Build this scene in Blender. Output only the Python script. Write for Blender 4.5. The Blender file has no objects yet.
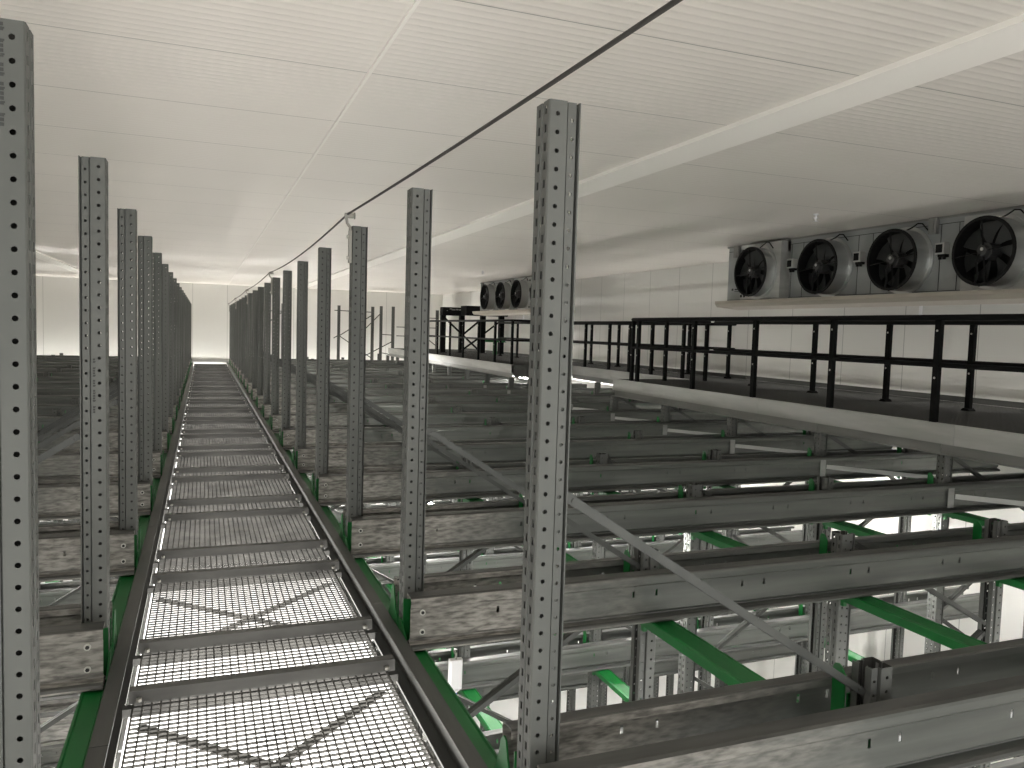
import bpy, bmesh, math, random
from mathutils import Vector, Matrix
random.seed(7)
SC = bpy.context.scene
COL = SC.collection
ZC = 6.3                      # height of the camera above the warehouse floor; heights below are relative to it
PITCH = 1.5197                # distance between two post rows
def YC(i): return 2.062 + PITCH * (i - 1)
NROW = 19
MID = 0.2584                  # centre line of the walkway
XR, XL = 0.8735, -0.3567      # faces of the tall posts beside the walkway
ZCEIL = 1.37
RT, RB = -1.205, -1.45        # top and bottom of the upper rails
LEVELS = (RT, RT - 1.70, RT - 3.40)
ORD = ['zeroth', 'first', 'second', 'third', 'fourth', 'fifth', 'sixth', 'seventh', 'eighth', 'ninth', 'tenth', 'eleventh',
       'twelfth', 'thirteenth', 'fourteenth', 'fifteenth', 'sixteenth', 'seventeenth', 'eighteenth', 'nineteenth', 'twentieth',
       'twenty-first', 'twenty-second']

# ------------------------------------------------------------------ materials
def mat(name, col, metal=0.0, rough=0.5, spec=0.5):
    m = bpy.data.materials.new(name); m.use_nodes = True
    b = m.node_tree.nodes['Principled BSDF']
    b.inputs['Base Color'].default_value = (*col, 1)
    b.inputs['Metallic'].default_value = metal
    b.inputs['Roughness'].default_value = rough
    b.inputs['Specular IOR Level'].default_value = spec
    return m
def nodes(m): return m.node_tree.nodes, m.node_tree.links, m.node_tree.nodes['Principled BSDF']
def noisy(m, c1, c2, scale=(6, 6, 6), detail=5, lo=0.35, hi=0.65, r1=None, r2=None, bump=0.0):
    N, L, b = nodes(m)
    tc = N.new('ShaderNodeTexCoord'); mp = N.new('ShaderNodeMapping'); mp.inputs['Scale'].default_value = scale
    geo = N.new('ShaderNodeObjectInfo')
    L.new(tc.outputs['Object'], mp.inputs['Vector'])
    add = N.new('ShaderNodeVectorMath'); add.operation = 'ADD'
    mul = N.new('ShaderNodeMath'); mul.operation = 'MULTIPLY'; mul.inputs[1].default_value = 37.0
    L.new(geo.outputs['Random'], mul.inputs[0]); L.new(mp.outputs['Vector'], add.inputs[0]); L.new(mul.outputs[0], add.inputs[1])
    nz = N.new('ShaderNodeTexNoise'); nz.inputs['Scale'].default_value = 1; nz.inputs['Detail'].default_value = detail
    L.new(add.outputs['Vector'], nz.inputs['Vector'])
    rp = N.new('ShaderNodeValToRGB'); rp.color_ramp.elements[0].position = lo; rp.color_ramp.elements[1].position = hi
    rp.color_ramp.elements[0].color = (*c1, 1); rp.color_ramp.elements[1].color = (*c2, 1)
    L.new(nz.outputs['Fac'], rp.inputs['Fac']); L.new(rp.outputs['Color'], b.inputs['Base Color'])
    if r1 is not None:
        mr = N.new('ShaderNodeMapRange'); mr.inputs['To Min'].default_value = r1; mr.inputs['To Max'].default_value = r2
        L.new(nz.outputs['Fac'], mr.inputs['Value']); L.new(mr.outputs['Result'], b.inputs['Roughness'])
    if bump:
        bp = N.new('ShaderNodeBump'); bp.inputs['Strength'].default_value = bump; bp.inputs['Distance'].default_value = 0.002
        L.new(nz.outputs['Fac'], bp.inputs['Height']); L.new(bp.outputs['Normal'], b.inputs['Normal'])
    return m

M = {}
M['post'] = noisy(mat('galvanised_post', (.2, .2, .19), .3, .55), (.104, .109, .102), (.137, .142, .133), (3, 3, .8), 4)
M['post_in'] = noisy(mat('shaded_post_inside', (.03, .03, .03), .1, .7), (.022, .022, .021), (.045, .045, .042), (4, 4, 4))  # dark colour stands in for the shade inside the posts, behind the holes
def rail_material():
    m = mat('galvanised_rail', (.2, .2, .2), .45, .5)
    N, L, b = nodes(m)
    tc = N.new('ShaderNodeTexCoord'); oi = N.new('ShaderNodeObjectInfo')
    def noise(scale, mul_, detail):
        mp = N.new('ShaderNodeMapping'); mp.inputs['Scale'].default_value = scale; L.new(tc.outputs['Object'], mp.inputs['Vector'])
        k = N.new('ShaderNodeMath'); k.operation = 'MULTIPLY'; k.inputs[1].default_value = mul_; L.new(oi.outputs['Random'], k.inputs[0])
        ad = N.new('ShaderNodeVectorMath'); ad.operation = 'ADD'; L.new(mp.outputs[0], ad.inputs[0]); L.new(k.outputs[0], ad.inputs[1])
        nz = N.new('ShaderNodeTexNoise'); nz.inputs['Scale'].default_value = 1; nz.inputs['Detail'].default_value = detail; L.new(ad.outputs[0], nz.inputs['Vector'])
        return nz.outputs['Fac']
    def ramp(v, lo, hi, c1, c2):
        r = N.new('ShaderNodeValToRGB'); e = r.color_ramp.elements; e[0].position = lo; e[1].position = hi; e[0].color = (*c1, 1); e[1].color = (*c2, 1)
        L.new(v, r.inputs['Fac']); return r.outputs['Color']
    base = ramp(noise((1.1, 12, 16), 37, 6), .35, .68, (.093, .099, .091), (.145, .152, .141))
    zinc = ramp(noise((15, 70, 60), 11, 9), .34, .62, (.12, .115, .105), (.34, .328, .30))
    sp = N.new('ShaderNodeSeparateXYZ'); L.new(tc.outputs['Object'], sp.inputs[0])
    ab = N.new('ShaderNodeMath'); ab.operation = 'ABSOLUTE'; L.new(sp.outputs['X'], ab.inputs[0])
    big = noise((2.2, 5, 5), 23, 4)
    s1 = N.new('ShaderNodeMath'); s1.operation = 'MULTIPLY_ADD'; s1.inputs[1].default_value = 1.6; L.new(big, s1.inputs[0]); L.new(ab.outputs[0], s1.inputs[2])
    mr = N.new('ShaderNodeMapRange'); mr.inputs['From Min'].default_value = 1.15; mr.inputs['From Max'].default_value = 2.0
    mr.inputs['To Min'].default_value = 1; mr.inputs['To Max'].default_value = 0; L.new(s1.outputs[0], mr.inputs['Value'])
    mx = N.new('ShaderNodeMix'); mx.data_type = 'RGBA'; L.new(mr.outputs[0], mx.inputs['Factor']); L.new(base, mx.inputs['A']); L.new(zinc, mx.inputs['B'])
    L.new(mx.outputs['Result'], b.inputs['Base Color'])
    r2 = N.new('ShaderNodeMapRange'); r2.inputs['To Min'].default_value = .42; r2.inputs['To Max'].default_value = .75; L.new(mr.outputs[0], r2.inputs['Value']); L.new(r2.outputs[0], b.inputs['Roughness'])
    m2 = N.new('ShaderNodeMapRange'); m2.inputs['To Min'].default_value = .5; m2.inputs['To Max'].default_value = .1; L.new(mr.outputs[0], m2.inputs['Value']); L.new(m2.outputs[0], b.inputs['Metallic'])
    return m
M['rail'] = rail_material()
M['dark_flange'] = noisy(mat('dark_flange_steel', (.09, .09, .085), .55, .42), (.070, .072, .068), (.115, .116, .11), (2, 18, 18), 6)  # darker steel on the top flange and lower lip of the rails
M['brace'] = noisy(mat('galvanised_brace', (.2, .2, .2), .5, .45), (.065, .068, .064), (.095, .098, .092), (5, 5, 5))
M['kerb'] = noisy(mat('grey_steel_kerb', (.2, .2, .2), .45, .5), (.075, .077, .073), (.11, .112, .106), (14, 1.6, 14), 6)
M['bar'] = noisy(mat('grey_steel_bar', (.2, .2, .2), .4, .5), (.10, .10, .096), (.145, .145, .138), (3, 14, 14), 6)
M['grating'] = noisy(mat('grating_steel', (.2, .2, .2), .4, .55), (.08, .08, .076), (.15, .147, .14), (9, 9, 9), 5)
M['green'] = noisy(mat('green_paint', (.01, .19, .04), 0, .42), (.0025, .110, .019), (.0035, .138, .025), (4, 4, 4))
M['black'] = mat('black_paint', (.004, .0043, .0043), 0, .55, .12)
M['black_dull'] = mat('black_plastic', (.006, .006, .006), 0, .6, .25)
M['bolt'] = mat('zinc_bolt', (.55, .54, .5), .6, .35)
M['hole_dark'] = mat('bolt_recess', (.02, .02, .02), 0, .7)
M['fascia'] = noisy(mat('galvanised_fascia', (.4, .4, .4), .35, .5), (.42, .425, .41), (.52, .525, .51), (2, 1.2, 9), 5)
M['fascia_low'] = noisy(mat('galvanised_beam_shaded', (.3, .3, .3), .3, .5), (.27, .275, .265), (.33, .335, .325), (2, 1.2, 9), 5)  # darker than the fascia: shade on the recessed lower beam put into colour
M['casing'] = noisy(mat('cooler_casing', (.35, .36, .36), .25, .5), (.30, .315, .315), (.36, .375, .37), (2, 2, 2), 4)
M['shroud'] = mat('aluminium_shroud', (.55, .56, .55), .8, .28)
M['tray'] = mat('drip_tray_metal', (.50, .46, .40), .3, .5)
M['blade'] = mat('fan_blade', (.03, .032, .032), .2, .35)
M['motor'] = mat('fan_motor', (.05, .05, .05), .3, .4)
M['switchbox'] = mat('switch_box_grey', (.5, .5, .48), 0, .5)
M['plastic'] = mat('white_plastic', (.85, .85, .87), 0, .4)
M['cable'] = mat('steel_cable', (.035, .033, .03), .2, .6)
M['hook'] = mat('galvanised_hook', (.33, .32, .29), .5, .5)
M['ink'] = mat('faded_ink', (.045, .047, .045), 0, .7)
M['pale'] = mat('pale_emblem', (.30, .30, .27), 0, .6)
M['blue'] = mat('blue_plug', (.02, .2, .6), 0, .5)

def emit(name, col, s):
    m = mat(name, (.9, .9, .9), 0, .5)
    N, L, b = nodes(m)
    b.inputs['Emission Color'].default_value = (*col, 1); b.inputs['Emission Strength'].default_value = s
    return m
M['tube'] = emit('lamp_diffuser', (1.0, .96, .90), 45.0)
M['panel'] = emit('walkway_fill_diffuser', (1.0, .965, .91), 2.6)  # glow of the added panels under the walkway
M['deck_fill'] = emit('deck_fill_diffuser', (1.0, .97, .92), 3.4)  # glow of the added panels under the platform decks
M['far_tube'] = emit('far_tube_diffuser', (1.0, .97, .92), 110.0)
M['batten'] = emit('batten_diffuser', (1.0, .97, .93), 125.0)
M['tube_low'] = emit('lamp_diffuser_low', (1.0, .97, .92), 45.0)

def panel_mat(name, col, axis, period, offset, width, ribs=0.0, ribamp=0.3, rough=.45, line=0.35, dirt=0.0):
    """white sandwich panel: dark butt joints every `period` along `axis`, fine pressed ribs"""
    m = mat(name, col, 0, rough)
    N, L, b = nodes(m)
    tc = N.new('ShaderNodeTexCoord'); sp = N.new('ShaderNodeSeparateXYZ'); L.new(tc.outputs['Object'], sp.inputs[0])
    def math_(op, a, bb):
        n = N.new('ShaderNodeMath'); n.operation = op
        for k, v in enumerate((a, bb)):
            if v is None: continue
            if isinstance(v, (int, float)): n.inputs[k].default_value = v
            else: L.new(v, n.inputs[k])
        return n.outputs[0]
    ax = sp.outputs['XYZ'.index(axis)]
    t = math_('DIVIDE', math_('SUBTRACT', ax, offset), period)
    fr = math_('FRACT', math_('ADD', t, 100.5), None)
    d = math_('ABSOLUTE', math_('SUBTRACT', fr, 0.5), None)
    isl = math_('LESS_THAN', d, width / period / 2)
    nz = N.new('ShaderNodeTexNoise'); nz.inputs['Scale'].default_value = .7; nz.inputs['Detail'].default_value = 6
    L.new(tc.outputs['Object'], nz.inputs['Vector'])
    mr = N.new('ShaderNodeMapRange'); mr.inputs['From Min'].default_value = .3; mr.inputs['From Max'].default_value = .7
    mr.inputs['To Min'].default_value = 1 - dirt; mr.inputs['To Max'].default_value = 1
    L.new(nz.outputs['Fac'], mr.inputs['Value'])
    mx = N.new('ShaderNodeMix'); mx.data_type = 'RGBA'; mx.inputs['A'].default_value = (*col, 1)
    mx.inputs['B'].default_value = (*[c * line for c in col], 1); L.new(isl, mx.inputs['Factor'])
    mu = N.new('ShaderNodeMix'); mu.data_type = 'RGBA'; mu.blend_type = 'MULTIPLY'; mu.inputs['Factor'].default_value = 1
    L.new(mx.outputs['Result'], mu.inputs['A']); L.new(mr.outputs['Result'], mu.inputs['B'])
    L.new(mu.outputs['Result'], b.inputs['Base Color'])
    if ribs:
        s = math_('SINE', math_('MULTIPLY', ax, 2 * math.pi / ribs), None)
        s2 = math_('POWER', math_('ABSOLUTE', s, None), 6)
        bp = N.new('ShaderNodeBump'); bp.inputs['Strength'].default_value = ribamp; bp.inputs['Distance'].default_value = 0.004
        L.new(s2, bp.inputs['Height']); L.new(bp.outputs['Normal'], b.inputs['Normal'])
    return m
M['ceiling'] = panel_mat('ceiling_panel', (.745, .705, .655), 'Y', 1.11, 3.27, .008, .14, .5, .4, .45, .05)
M['wall_side'] = panel_mat('wall_panel_side', (.72, .715, .68), 'Y', 1.10, 12.46, .012, .05, .08, .5, .55, .05)
M['wall_end'] = panel_mat('wall_panel_end', (.74, .735, .70), 'X', 1.15, -0.33, .014, .05, .08, .5, .6, .05)
M['trim'] = mat('white_trim', (.90, .87, .82), 0, .45)
M['trim_soft'] = mat('white_cover_strip', (.80, .77, .725), 0, .45)
M['trim_dark'] = mat('grey_trim', (.25, .25, .24), .3, .5)
M['floor'] = noisy(mat('concrete_floor', (.6, .6, .58), 0, .5), (.55, .55, .53), (.66, .66, .64), (.5, .5, .5))
def deck_mat():
    m = mat('deck_grating', (.085, .085, .081), .3, .5); return m
    N, L, b = nodes(m)
    tc = N.new('ShaderNodeTexCoord'); w = N.new('ShaderNodeTexWave'); w.bands_direction = 'Y'; w.inputs['Scale'].default_value = 4.2
    w.inputs['Distortion'].default_value = 0; L.new(tc.outputs['Object'], w.inputs['Vector'])
    rp = N.new('ShaderNodeValToRGB'); rp.color_ramp.elements[0].color = (.06, .06, .058, 1); rp.color_ramp.elements[1].color = (.125, .125, .12, 1)
    L.new(w.outputs['Fac'], rp.inputs['Fac']); L.new(rp.outputs['Color'], b.inputs['Base Color'])
    return m
M['deck'] = deck_mat()

# ------------------------------------------------------------------ mesh builder
class MB:
    def __init__(s): s.v = []; s.f = []; s.mi = []; s.m = 0
    def poly(s, pts):
        n = len(s.v); s.v += [tuple(p) for p in pts]; s.f.append(tuple(range(n, n + len(pts)))); s.mi.append(s.m)
    def box(s, x0, x1, y0, y1, z0, z1):
        n = len(s.v)
        s.v += [(x, y, z) for z in (z0, z1) for x, y in ((x0, y0), (x1, y0), (x1, y1), (x0, y1))]
        for f in ((3, 2, 1, 0), (4, 5, 6, 7), (0, 1, 5, 4), (1, 2, 6, 5), (2, 3, 7, 6), (3, 0, 4, 7)):
            s.f.append(tuple(n + k for k in f)); s.mi.append(s.m)
    def prism(s, prof, a, b, frame=None):
        """closed profile (list of 2-D points) swept from a to b; frame = (e1, e2) world axes of the profile"""
        a, b = Vector(a), Vector(b)
        if frame is None:
            d = (b - a).normalized(); up = Vector((0, 0, 1)) if abs(d.z) < .95 else Vector((1, 0, 0))
            e1 = d.cross(up).normalized(); e2 = e1.cross(d)
        else: e1, e2 = map(Vector, frame)
        n = len(s.v); k = len(prof)
        for o in (a, b): s.v += [tuple(o + e1 * p + e2 * q) for p, q in prof]
        for i in range(k):
            j = (i + 1) % k; s.f.append((n + i, n + j, n + k + j, n + k + i)); s.mi.append(s.m)
        s.f.append(tuple(n + i for i in reversed(range(k)))); s.f.append(tuple(n + k + i for i in range(k))); s.mi += [s.m] * 2
    def bar(s, a, b, w, h, frame=None):
        s.prism([(-w / 2, -h / 2), (w / 2, -h / 2), (w / 2, h / 2), (-w / 2, h / 2)], a, b, frame)
    def cyl(s, a, b, r, n=12, r2=None, cap=True):
        a, b = Vector(a), Vector(b); d = (b - a).normalized()
        up = Vector((0, 0, 1)) if abs(d.z) < .95 else Vector((1, 0, 0))
        e1 = d.cross(up).normalized(); e2 = e1.cross(d); r2 = r if r2 is None else r2; k = len(s.v)
        for o, rr in ((a, r), (b, r2)):
            s.v += [tuple(o + e1 * rr * math.cos(2 * math.pi * i / n) + e2 * rr * math.sin(2 * math.pi * i / n)) for i in range(n)]
        for i in range(n):
            j = (i + 1) % n; s.f.append((k + i, k + j, k + n + j, k + n + i)); s.mi.append(s.m)
        if cap:
            s.f.append(tuple(k + i for i in reversed(range(n)))); s.f.append(tuple(k + n + i for i in range(n))); s.mi += [s.m] * 2
    def tube(s, pts, r, n=8):
        pts = [Vector(p) for p in pts]; rings = []
        e1 = None
        for i, p in enumerate(pts):
            d = (pts[min(i + 1, len(pts) - 1)] - pts[max(i - 1, 0)]).normalized()
            if e1 is None:
                up = Vector((0, 0, 1)) if abs(d.z) < .9 else Vector((1, 0, 0)); e1 = d.cross(up).normalized()
            else: e1 = (e1 - d * e1.dot(d)).normalized()
            e2 = d.cross(e1); rings.append(len(s.v))
            s.v += [tuple(p + e1 * r * math.cos(2 * math.pi * k / n) + e2 * r * math.sin(2 * math.pi * k / n)) for k in range(n)]
        for a, b in zip(rings, rings[1:]):
            for k in range(n):
                j = (k + 1) % n; s.f.append((a + k, a + j, b + j, b + k)); s.mi.append(s.m)
        s.f.append(tuple(rings[0] + k for k in reversed(range(n)))); s.f.append(tuple(rings[-1] + k for k in range(n))); s.mi += [s.m] * 2
    def ring(s, c, axis, r0, r1, a0, a1, n=40):
        """annular shroud around `axis` (0=x): radii r0 (inner) r1 (outer) between a0 and a1"""
        k = len(s.v); c = Vector(c)
        for (r, a) in ((r0, a0), (r1, a0), (r1, a1), (r0, a1)):
            s.v += [(c.x + a, c.y + r * math.cos(2 * math.pi * i / n), c.z + r * math.sin(2 * math.pi * i / n)) for i in range(n)]
        for q in range(4):
            p = (q + 1) % 4
            for i in range(n):
                j = (i + 1) % n; s.f.append((k + q * n + i, k + q * n + j, k + p * n + j, k + p * n + i)); s.mi.append(s.m)
    def strip(s, o, u, v, W, L, holes=(), t=0.0, inner=None):
        """sheet-metal strip o + u*[0..W] + v*[0..L], t thick along u x v; holes: (u centre, half u, v centre, half v, n) sorted along v"""
        o, u, v = Vector(o), Vector(u), Vector(v); nv = u.cross(v) * t
        def P(a, b): return o + u * a + v * b
        def quad(pts):
            s.poly(pts)
            if t:
                k = s.m; s.m = k if inner is None else inner; s.poly([p + nv for p in reversed(pts)]); s.m = k
        def edge(p, q):
            if t: s.poly([p, q, q + nv, p + nv])
        edge(P(0, 0), P(W, 0)); edge(P(0, L), P(W, L)); edge(P(0, 0), P(0, L)); edge(P(W, 0), P(W, L))
        if not holes:
            quad([P(0, 0), P(W, 0), P(W, L), P(0, L)]); return
        ed = [0.0]
        for h, g in zip(holes, holes[1:]): ed.append((h[2] + h[3] + g[2] - g[3]) / 2)
        ed.append(L)
        for i, (uc, hu, vc, hv, n) in enumerate(holes):
            b0, b1 = max(ed[i], vc - hv - .012), min(ed[i + 1], vc + hv + .012)
            if b0 - ed[i] > 1e-6: quad([P(0, ed[i]), P(W, ed[i]), P(W, b0), P(0, b0)])
            out = [P(W, b0), P(W, vc), P(W, b1), P(uc, b1), P(0, b1), P(0, vc), P(0, b0), P(uc, b0)]
            if n == 4: inn = [P(uc + hu, vc - hv), P(uc + hu, vc), P(uc + hu, vc + hv), P(uc, vc + hv), P(uc - hu, vc + hv), P(uc - hu, vc), P(uc - hu, vc - hv), P(uc, vc - hv)]
            else: inn = [P(uc + hu * math.cos(math.pi / 4 * (k - 1)), vc + hv * math.sin(math.pi / 4 * (k - 1))) for k in range(8)]
            for k in range(8):
                j = (k + 1) % 8; quad([out[k], out[j], inn[j], inn[k]]); edge(inn[k], inn[j])
            if ed[i + 1] - b1 > 1e-6: quad([P(0, b1), P(W, b1), P(W, ed[i + 1]), P(0, ed[i + 1])])
    def mesh(s, name, mats, origin=(0, 0, 0), solid=0.0, smooth=False, weld=True, fix=True):
        me = bpy.data.meshes.new(name); o = Vector(origin)
        me.from_pydata([tuple(Vector(p) - o) for p in s.v], [], s.f)
        for i, p in enumerate(me.polygons): p.material_index = s.mi[i]
        for m in (mats if isinstance(mats, (list, tuple)) else [mats]): me.materials.append(m)
        bm = bmesh.new(); bm.from_mesh(me)
        if weld: bmesh.ops.remove_doubles(bm, verts=bm.verts, dist=1e-5)
        if solid: bmesh.ops.solidify(bm, geom=bm.faces[:], thickness=solid)
        elif fix: bmesh.ops.recalc_face_normals(bm, faces=bm.faces)
        bm.to_mesh(me); bm.free()
        if smooth:
            for p in me.polygons: p.use_smooth = True
        me.update(); return me
    def bounds(s):
        return [(min(p[k] for p in s.v), max(p[k] for p in s.v)) for k in range(3)]

def link(o, parent=None, loc=None, rz=0.0):
    COL.objects.link(o)
    if loc is not None: o.location = loc
    if rz: o.rotation_euler = (0, 0, rz)
    if parent: o.parent = parent
    return o
def tag(o, label, cat, group=None, kind=None):
    if label: o['label'] = label
    if cat: o['category'] = cat
    if group: o['group'] = group
    if kind: o['kind'] = kind
    return o
def new(name, me, loc=(0, 0, 0), parent=None, rz=0.0): return link(bpy.data.objects.new(name, me), parent, loc, rz)
def thing(name, mb, m, label, cat, group=None, solid=0.0, smooth=False):
    """one mesh in room coordinates (heights relative to the camera); origin at the base of its bounds"""
    b = mb.bounds(); o = ((b[0][0] + b[0][1]) / 2, (b[1][0] + b[1][1]) / 2, b[2][0])
    ob = new(name, mb.mesh(name, m, o, solid, smooth), (o[0], o[1], o[2] + ZC))
    return tag(ob, label, cat, group)
def part(name, mb, m, parent, solid=0.0, smooth=False, label=None):
    """mesh given in room coordinates, made a child of `parent`"""
    wl = Vector(parent.location)
    p = parent
    while p.parent: p = p.parent; wl = wl + Vector(p.location)
    b = mb.bounds(); o = Vector(((b[0][0] + b[0][1]) / 2, (b[1][0] + b[1][1]) / 2, b[2][0]))
    ob = new(name, mb.mesh(name, m, o, solid, smooth), tuple(o + Vector((0, 0, ZC)) - wl), parent)
    if label: ob['label'] = label
    return ob
def empty(name, loc, label, cat, group=None):
    o = bpy.data.objects.new(name, None); link(o, None, (loc[0], loc[1], loc[2] + ZC)); o.empty_display_size = .1
    return tag(o, label, cat, group)
def structure(name, mb, m, smooth=False):
    ob = new(name, mb.mesh(name, m, (0, 0, -ZC)), (0, 0, 0)); ob['kind'] = 'structure'; return ob

# ------------------------------------------------------------------ the room
XW, XWL, YB, YF = 8.8, -9.2, 30.25, -6.0
def slab(name, m, x0, x1, y0, y1, z0, z1):
    b = MB(); b.box(x0, x1, y0, y1, z0, z1); return structure(name, b, m)
slab('ceiling', M['ceiling'], XWL - .2, XW + .2, YF - .2, YB + .2, ZCEIL, ZCEIL + .15)
slab('floor', M['floor'], XWL - .2, XW + .2, YF - .2, YB + .2, -ZC - .15, -ZC)
slab('wall_right', M['wall_side'], XW, XW + .15, YF, YB, -ZC, ZCEIL)
slab('wall_left', M['wall_side'], XWL - .15, XWL, YF, YB, -ZC, ZCEIL)
slab('wall_back', M['wall_end'], XWL, XW, YB, YB + .15, -ZC, ZCEIL)
b = MB(); b.prism([(3.15, ZCEIL), (3.153, ZCEIL - .028), (3.467, ZCEIL - .028), (3.47, ZCEIL)], (0, YF, 0), (0, YB, 0), ((1, 0, 0), (0, 0, 1))); structure('trim_1', b, M['trim'])
b = MB(); b.prism([(-3.50, ZCEIL), (-3.497, ZCEIL - .028), (-3.183, ZCEIL - .028), (-3.18, ZCEIL)], (0, YF, 0), (0, YB, 0), ((1, 0, 0), (0, 0, 1))); structure('trim_2', b, M['trim'])
b = MB(); b.prism([(.822, ZCEIL), (.824, ZCEIL - .008), (.842, ZCEIL - .008), (.845, ZCEIL)], (0, YF, 0), (0, YB, 0), ((1, 0, 0), (0, 0, 1))); structure('trim_3', b, M['trim_soft'])
b = MB(); b.box(XWL, XW, YB - .04, YB, -1.40, -1.365); structure('trim_4', b, M['trim_dark'])

# ------------------------------------------------------------------ perforated posts
_H = [(.096, -.016), (.096, -.0445), (.092, -.0445), (.0915, -.021), (.0865, -.021), (.086, -.037), (.0610, -.037), (.0590, -.031), (.0560, -.031), (.0540, -.0465),
      (.004, -.0465), (0, -.0425), (0, -.006), (.006, -.003)]
PROF = _H + [(x, -y) for x, y in reversed(_H)]
def post_mesh(length, ztop_holes=True, holes_from=0.0):
    b = MB(); H = length
    zs = []
    z = H - .036
    while z > max(.03, holes_from): zs.append(z); z -= .05
    zs.reverse()
    for (p, q) in zip(PROF, PROF[1:]):
        w = math.hypot(q[0] - p[0], q[1] - p[1]); u = Vector(((q[0] - p[0]) / w, (q[1] - p[1]) / w, 0))
        hs = []
        if .03 < w < .04 and p[0] == 0 and q[0] == 0:
            d = .0205 if p[1] < 0 else .016
            hs = [(d, .0068, zz + .012, .0115, 4) for zz in zs]
        elif w > .045 and abs(q[1] - p[1]) < 1e-6: hs = [((p[0] - .0255) if q[0] < p[0] else (.0255 - p[0]), .0068, zz, .0068, 8) for zz in zs]
        elif .02 < w < .03 and abs(q[1] - p[1]) < 1e-6: hs = [(w * .5, .0058, zz - .012, .0058, 8) for zz in zs]
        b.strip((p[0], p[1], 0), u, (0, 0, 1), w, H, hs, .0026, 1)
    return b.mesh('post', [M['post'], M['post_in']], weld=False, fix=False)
TALL, STUB, MIDP = .633 + ZC, -1.125 + ZC, -.965 + ZC
ME_TALL, ME_STUB, ME_MID = post_mesh(TALL), post_mesh(STUB), post_mesh(MIDP)

def bracket_mesh(kind, sg):
    """green saddle that carries a pair of rails at a post; local z = 0 at rail top; sg = local y sign of the far side"""
    b = MB(); h0, h1 = RB - RT, -.045
    xa, xb = -.003, .10
    for s in (-1, 1):
        y0, y1 = sorted((s * .051, s * .058)); b.box(xa, xb, y0, y1, h0, h1)
    def ear(x, pts, s):
        b.prism([(s * p, q) for p, q in pts], (x, 0, 0), (x + .006, 0, 0), ((0, 1, 0), (0, 0, 1)))
    if kind == 'end':
        ear(-.011, [(.0, h0), (.215, h0), (.215, h0 + .05), (.19, -.16), (.165, -.10), (.15, -.05), (.13, -.03), (.11, -.035), (.09, -.09), (.058, -.15), (0, -.19)], sg)
        ear(-.011, [(.0, h0), (.16, h0), (.16, h0 + .03), (.058, h0 + .10), (0, h0 + .10)], -sg)
    else:
        x = -.036 if kind == 'web' else .126
        ear(x, [(.037, h0), (.096, h0), (.096, .005), (.096, .034), (.092, .050), (.083, .060), (.070, .062), (.058, .056), (.047, .042), (.037, .03)], sg)
        for q in (-1, 1):
            y0, y1 = sorted((q * .051, q * .058)); b.box(min(x, xa), max(x + .006, xb), y0, y1, h0 + .02, h0 + .14)
    return b.mesh('bracket', M['green'])
BR = {(k, sg): bracket_mesh(k, sg) for k in ('end', 'web', 'open') for sg in (1, -1)}

def side_word(side): return 'right' if side > 0 else 'left'
def post(x, i, me, direction, label, group, brackets, kind):
    o = new('rack_upright', me, (x, YC(i), 0), None, 0 if direction > 0 else math.pi)
    tag(o, label, 'post', group)
    for z in brackets:
        c = bpy.data.objects.new('bracket', BR[(kind, direction)]); link(c, o, (0, 0, z + ZC)); c['label'] = 'green painted rail bracket'
    return o

# tall posts along both sides of the walkway
for i in range(1, NROW + 1):
    for side, x in ((1, XR), (-1, XL)):
        lv = [RT] if i > 9 else LEVELS[:2]
        post(x, i, ME_TALL, side, f'tall perforated grey steel post {side_word(side)} of the walkway, {ORD[i]} from the camera',
             'tall posts along the walkway', lv, 'end')

def stencil(z, runs):
    b = MB(); x, y = .0455, .0466
    for k, (a, n) in enumerate(runs):
        for q in range(n):
            zz = z - a - q * .010
            b.box(x - .0045, x + .0035, y, y + .0006, zz - .0075, zz)
            if (q + k) % 3 == 1: b.box(x - .0065, x - .0045, y, y + .0006, zz - .004, zz)
    return b.mesh('stencil', M['ink'])
for o in [o for o in list(COL.objects) if o.get('group') == 'tall posts along the walkway']:
    lab = o['label']
    if 'left' in lab and ('first' in lab or 'second' in lab):
        c = new('stencil_mark', stencil(ZC + (.625 if 'first' in lab else -.155), [(0, 2), (.035, 4), (.085, 3), (.125, 5), (.19, 3)]), (0, 0, 0), o)
        c['label'] = 'faded dark stencil marks'

# posts further inside the racking: their tops end just above the rails
RIGHT_POSTS = [(2.245, -1), (3.48, 1), (4.85, -1), (6.09, 1), (7.46, -1), (8.60, -1)]
def platform_over(x, i):
    y = YC(i)
    if y < 11.3: return x > 6.0
    if y < 15.6: return x > 7.4
    return x > 6.0
for i in range(1, NROW + 1):
    for k, (x, d) in enumerate(RIGHT_POSTS):
        if k == 5: continue
        me = ME_MID if platform_over(x, i) else ME_STUB
        lv = ([RT] if i <= 12 else []) + ([LEVELS[1]] if i <= 7 and k < 4 else [])
        what = 'grey rack post under the platform' if me is ME_MID else 'short-topped perforated grey rack post'
        post(x, i, me, d, f'{what}, {ORD[k + 1]} right of the {ORD[i]} right tall post',
             'rack posts right of the walkway', lv, 'web' if d > 0 else 'open')
LEFT_POSTS = [(2 * MID - x, -d) for x, d in RIGHT_POSTS]
for i in range(1, NROW + 1):
    for k, (x, d) in enumerate(LEFT_POSTS[:4]):
        if -x > .26 * YC(i) + 1.2: continue
        post(x, i, ME_STUB, d, f'short-topped perforated grey rack post, {ORD[k + 1]} left of the {ORD[i]} left tall post',
             'rack posts left of the walkway', [RT] if i <= 12 else [], 'web' if k % 2 else 'open')

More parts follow.
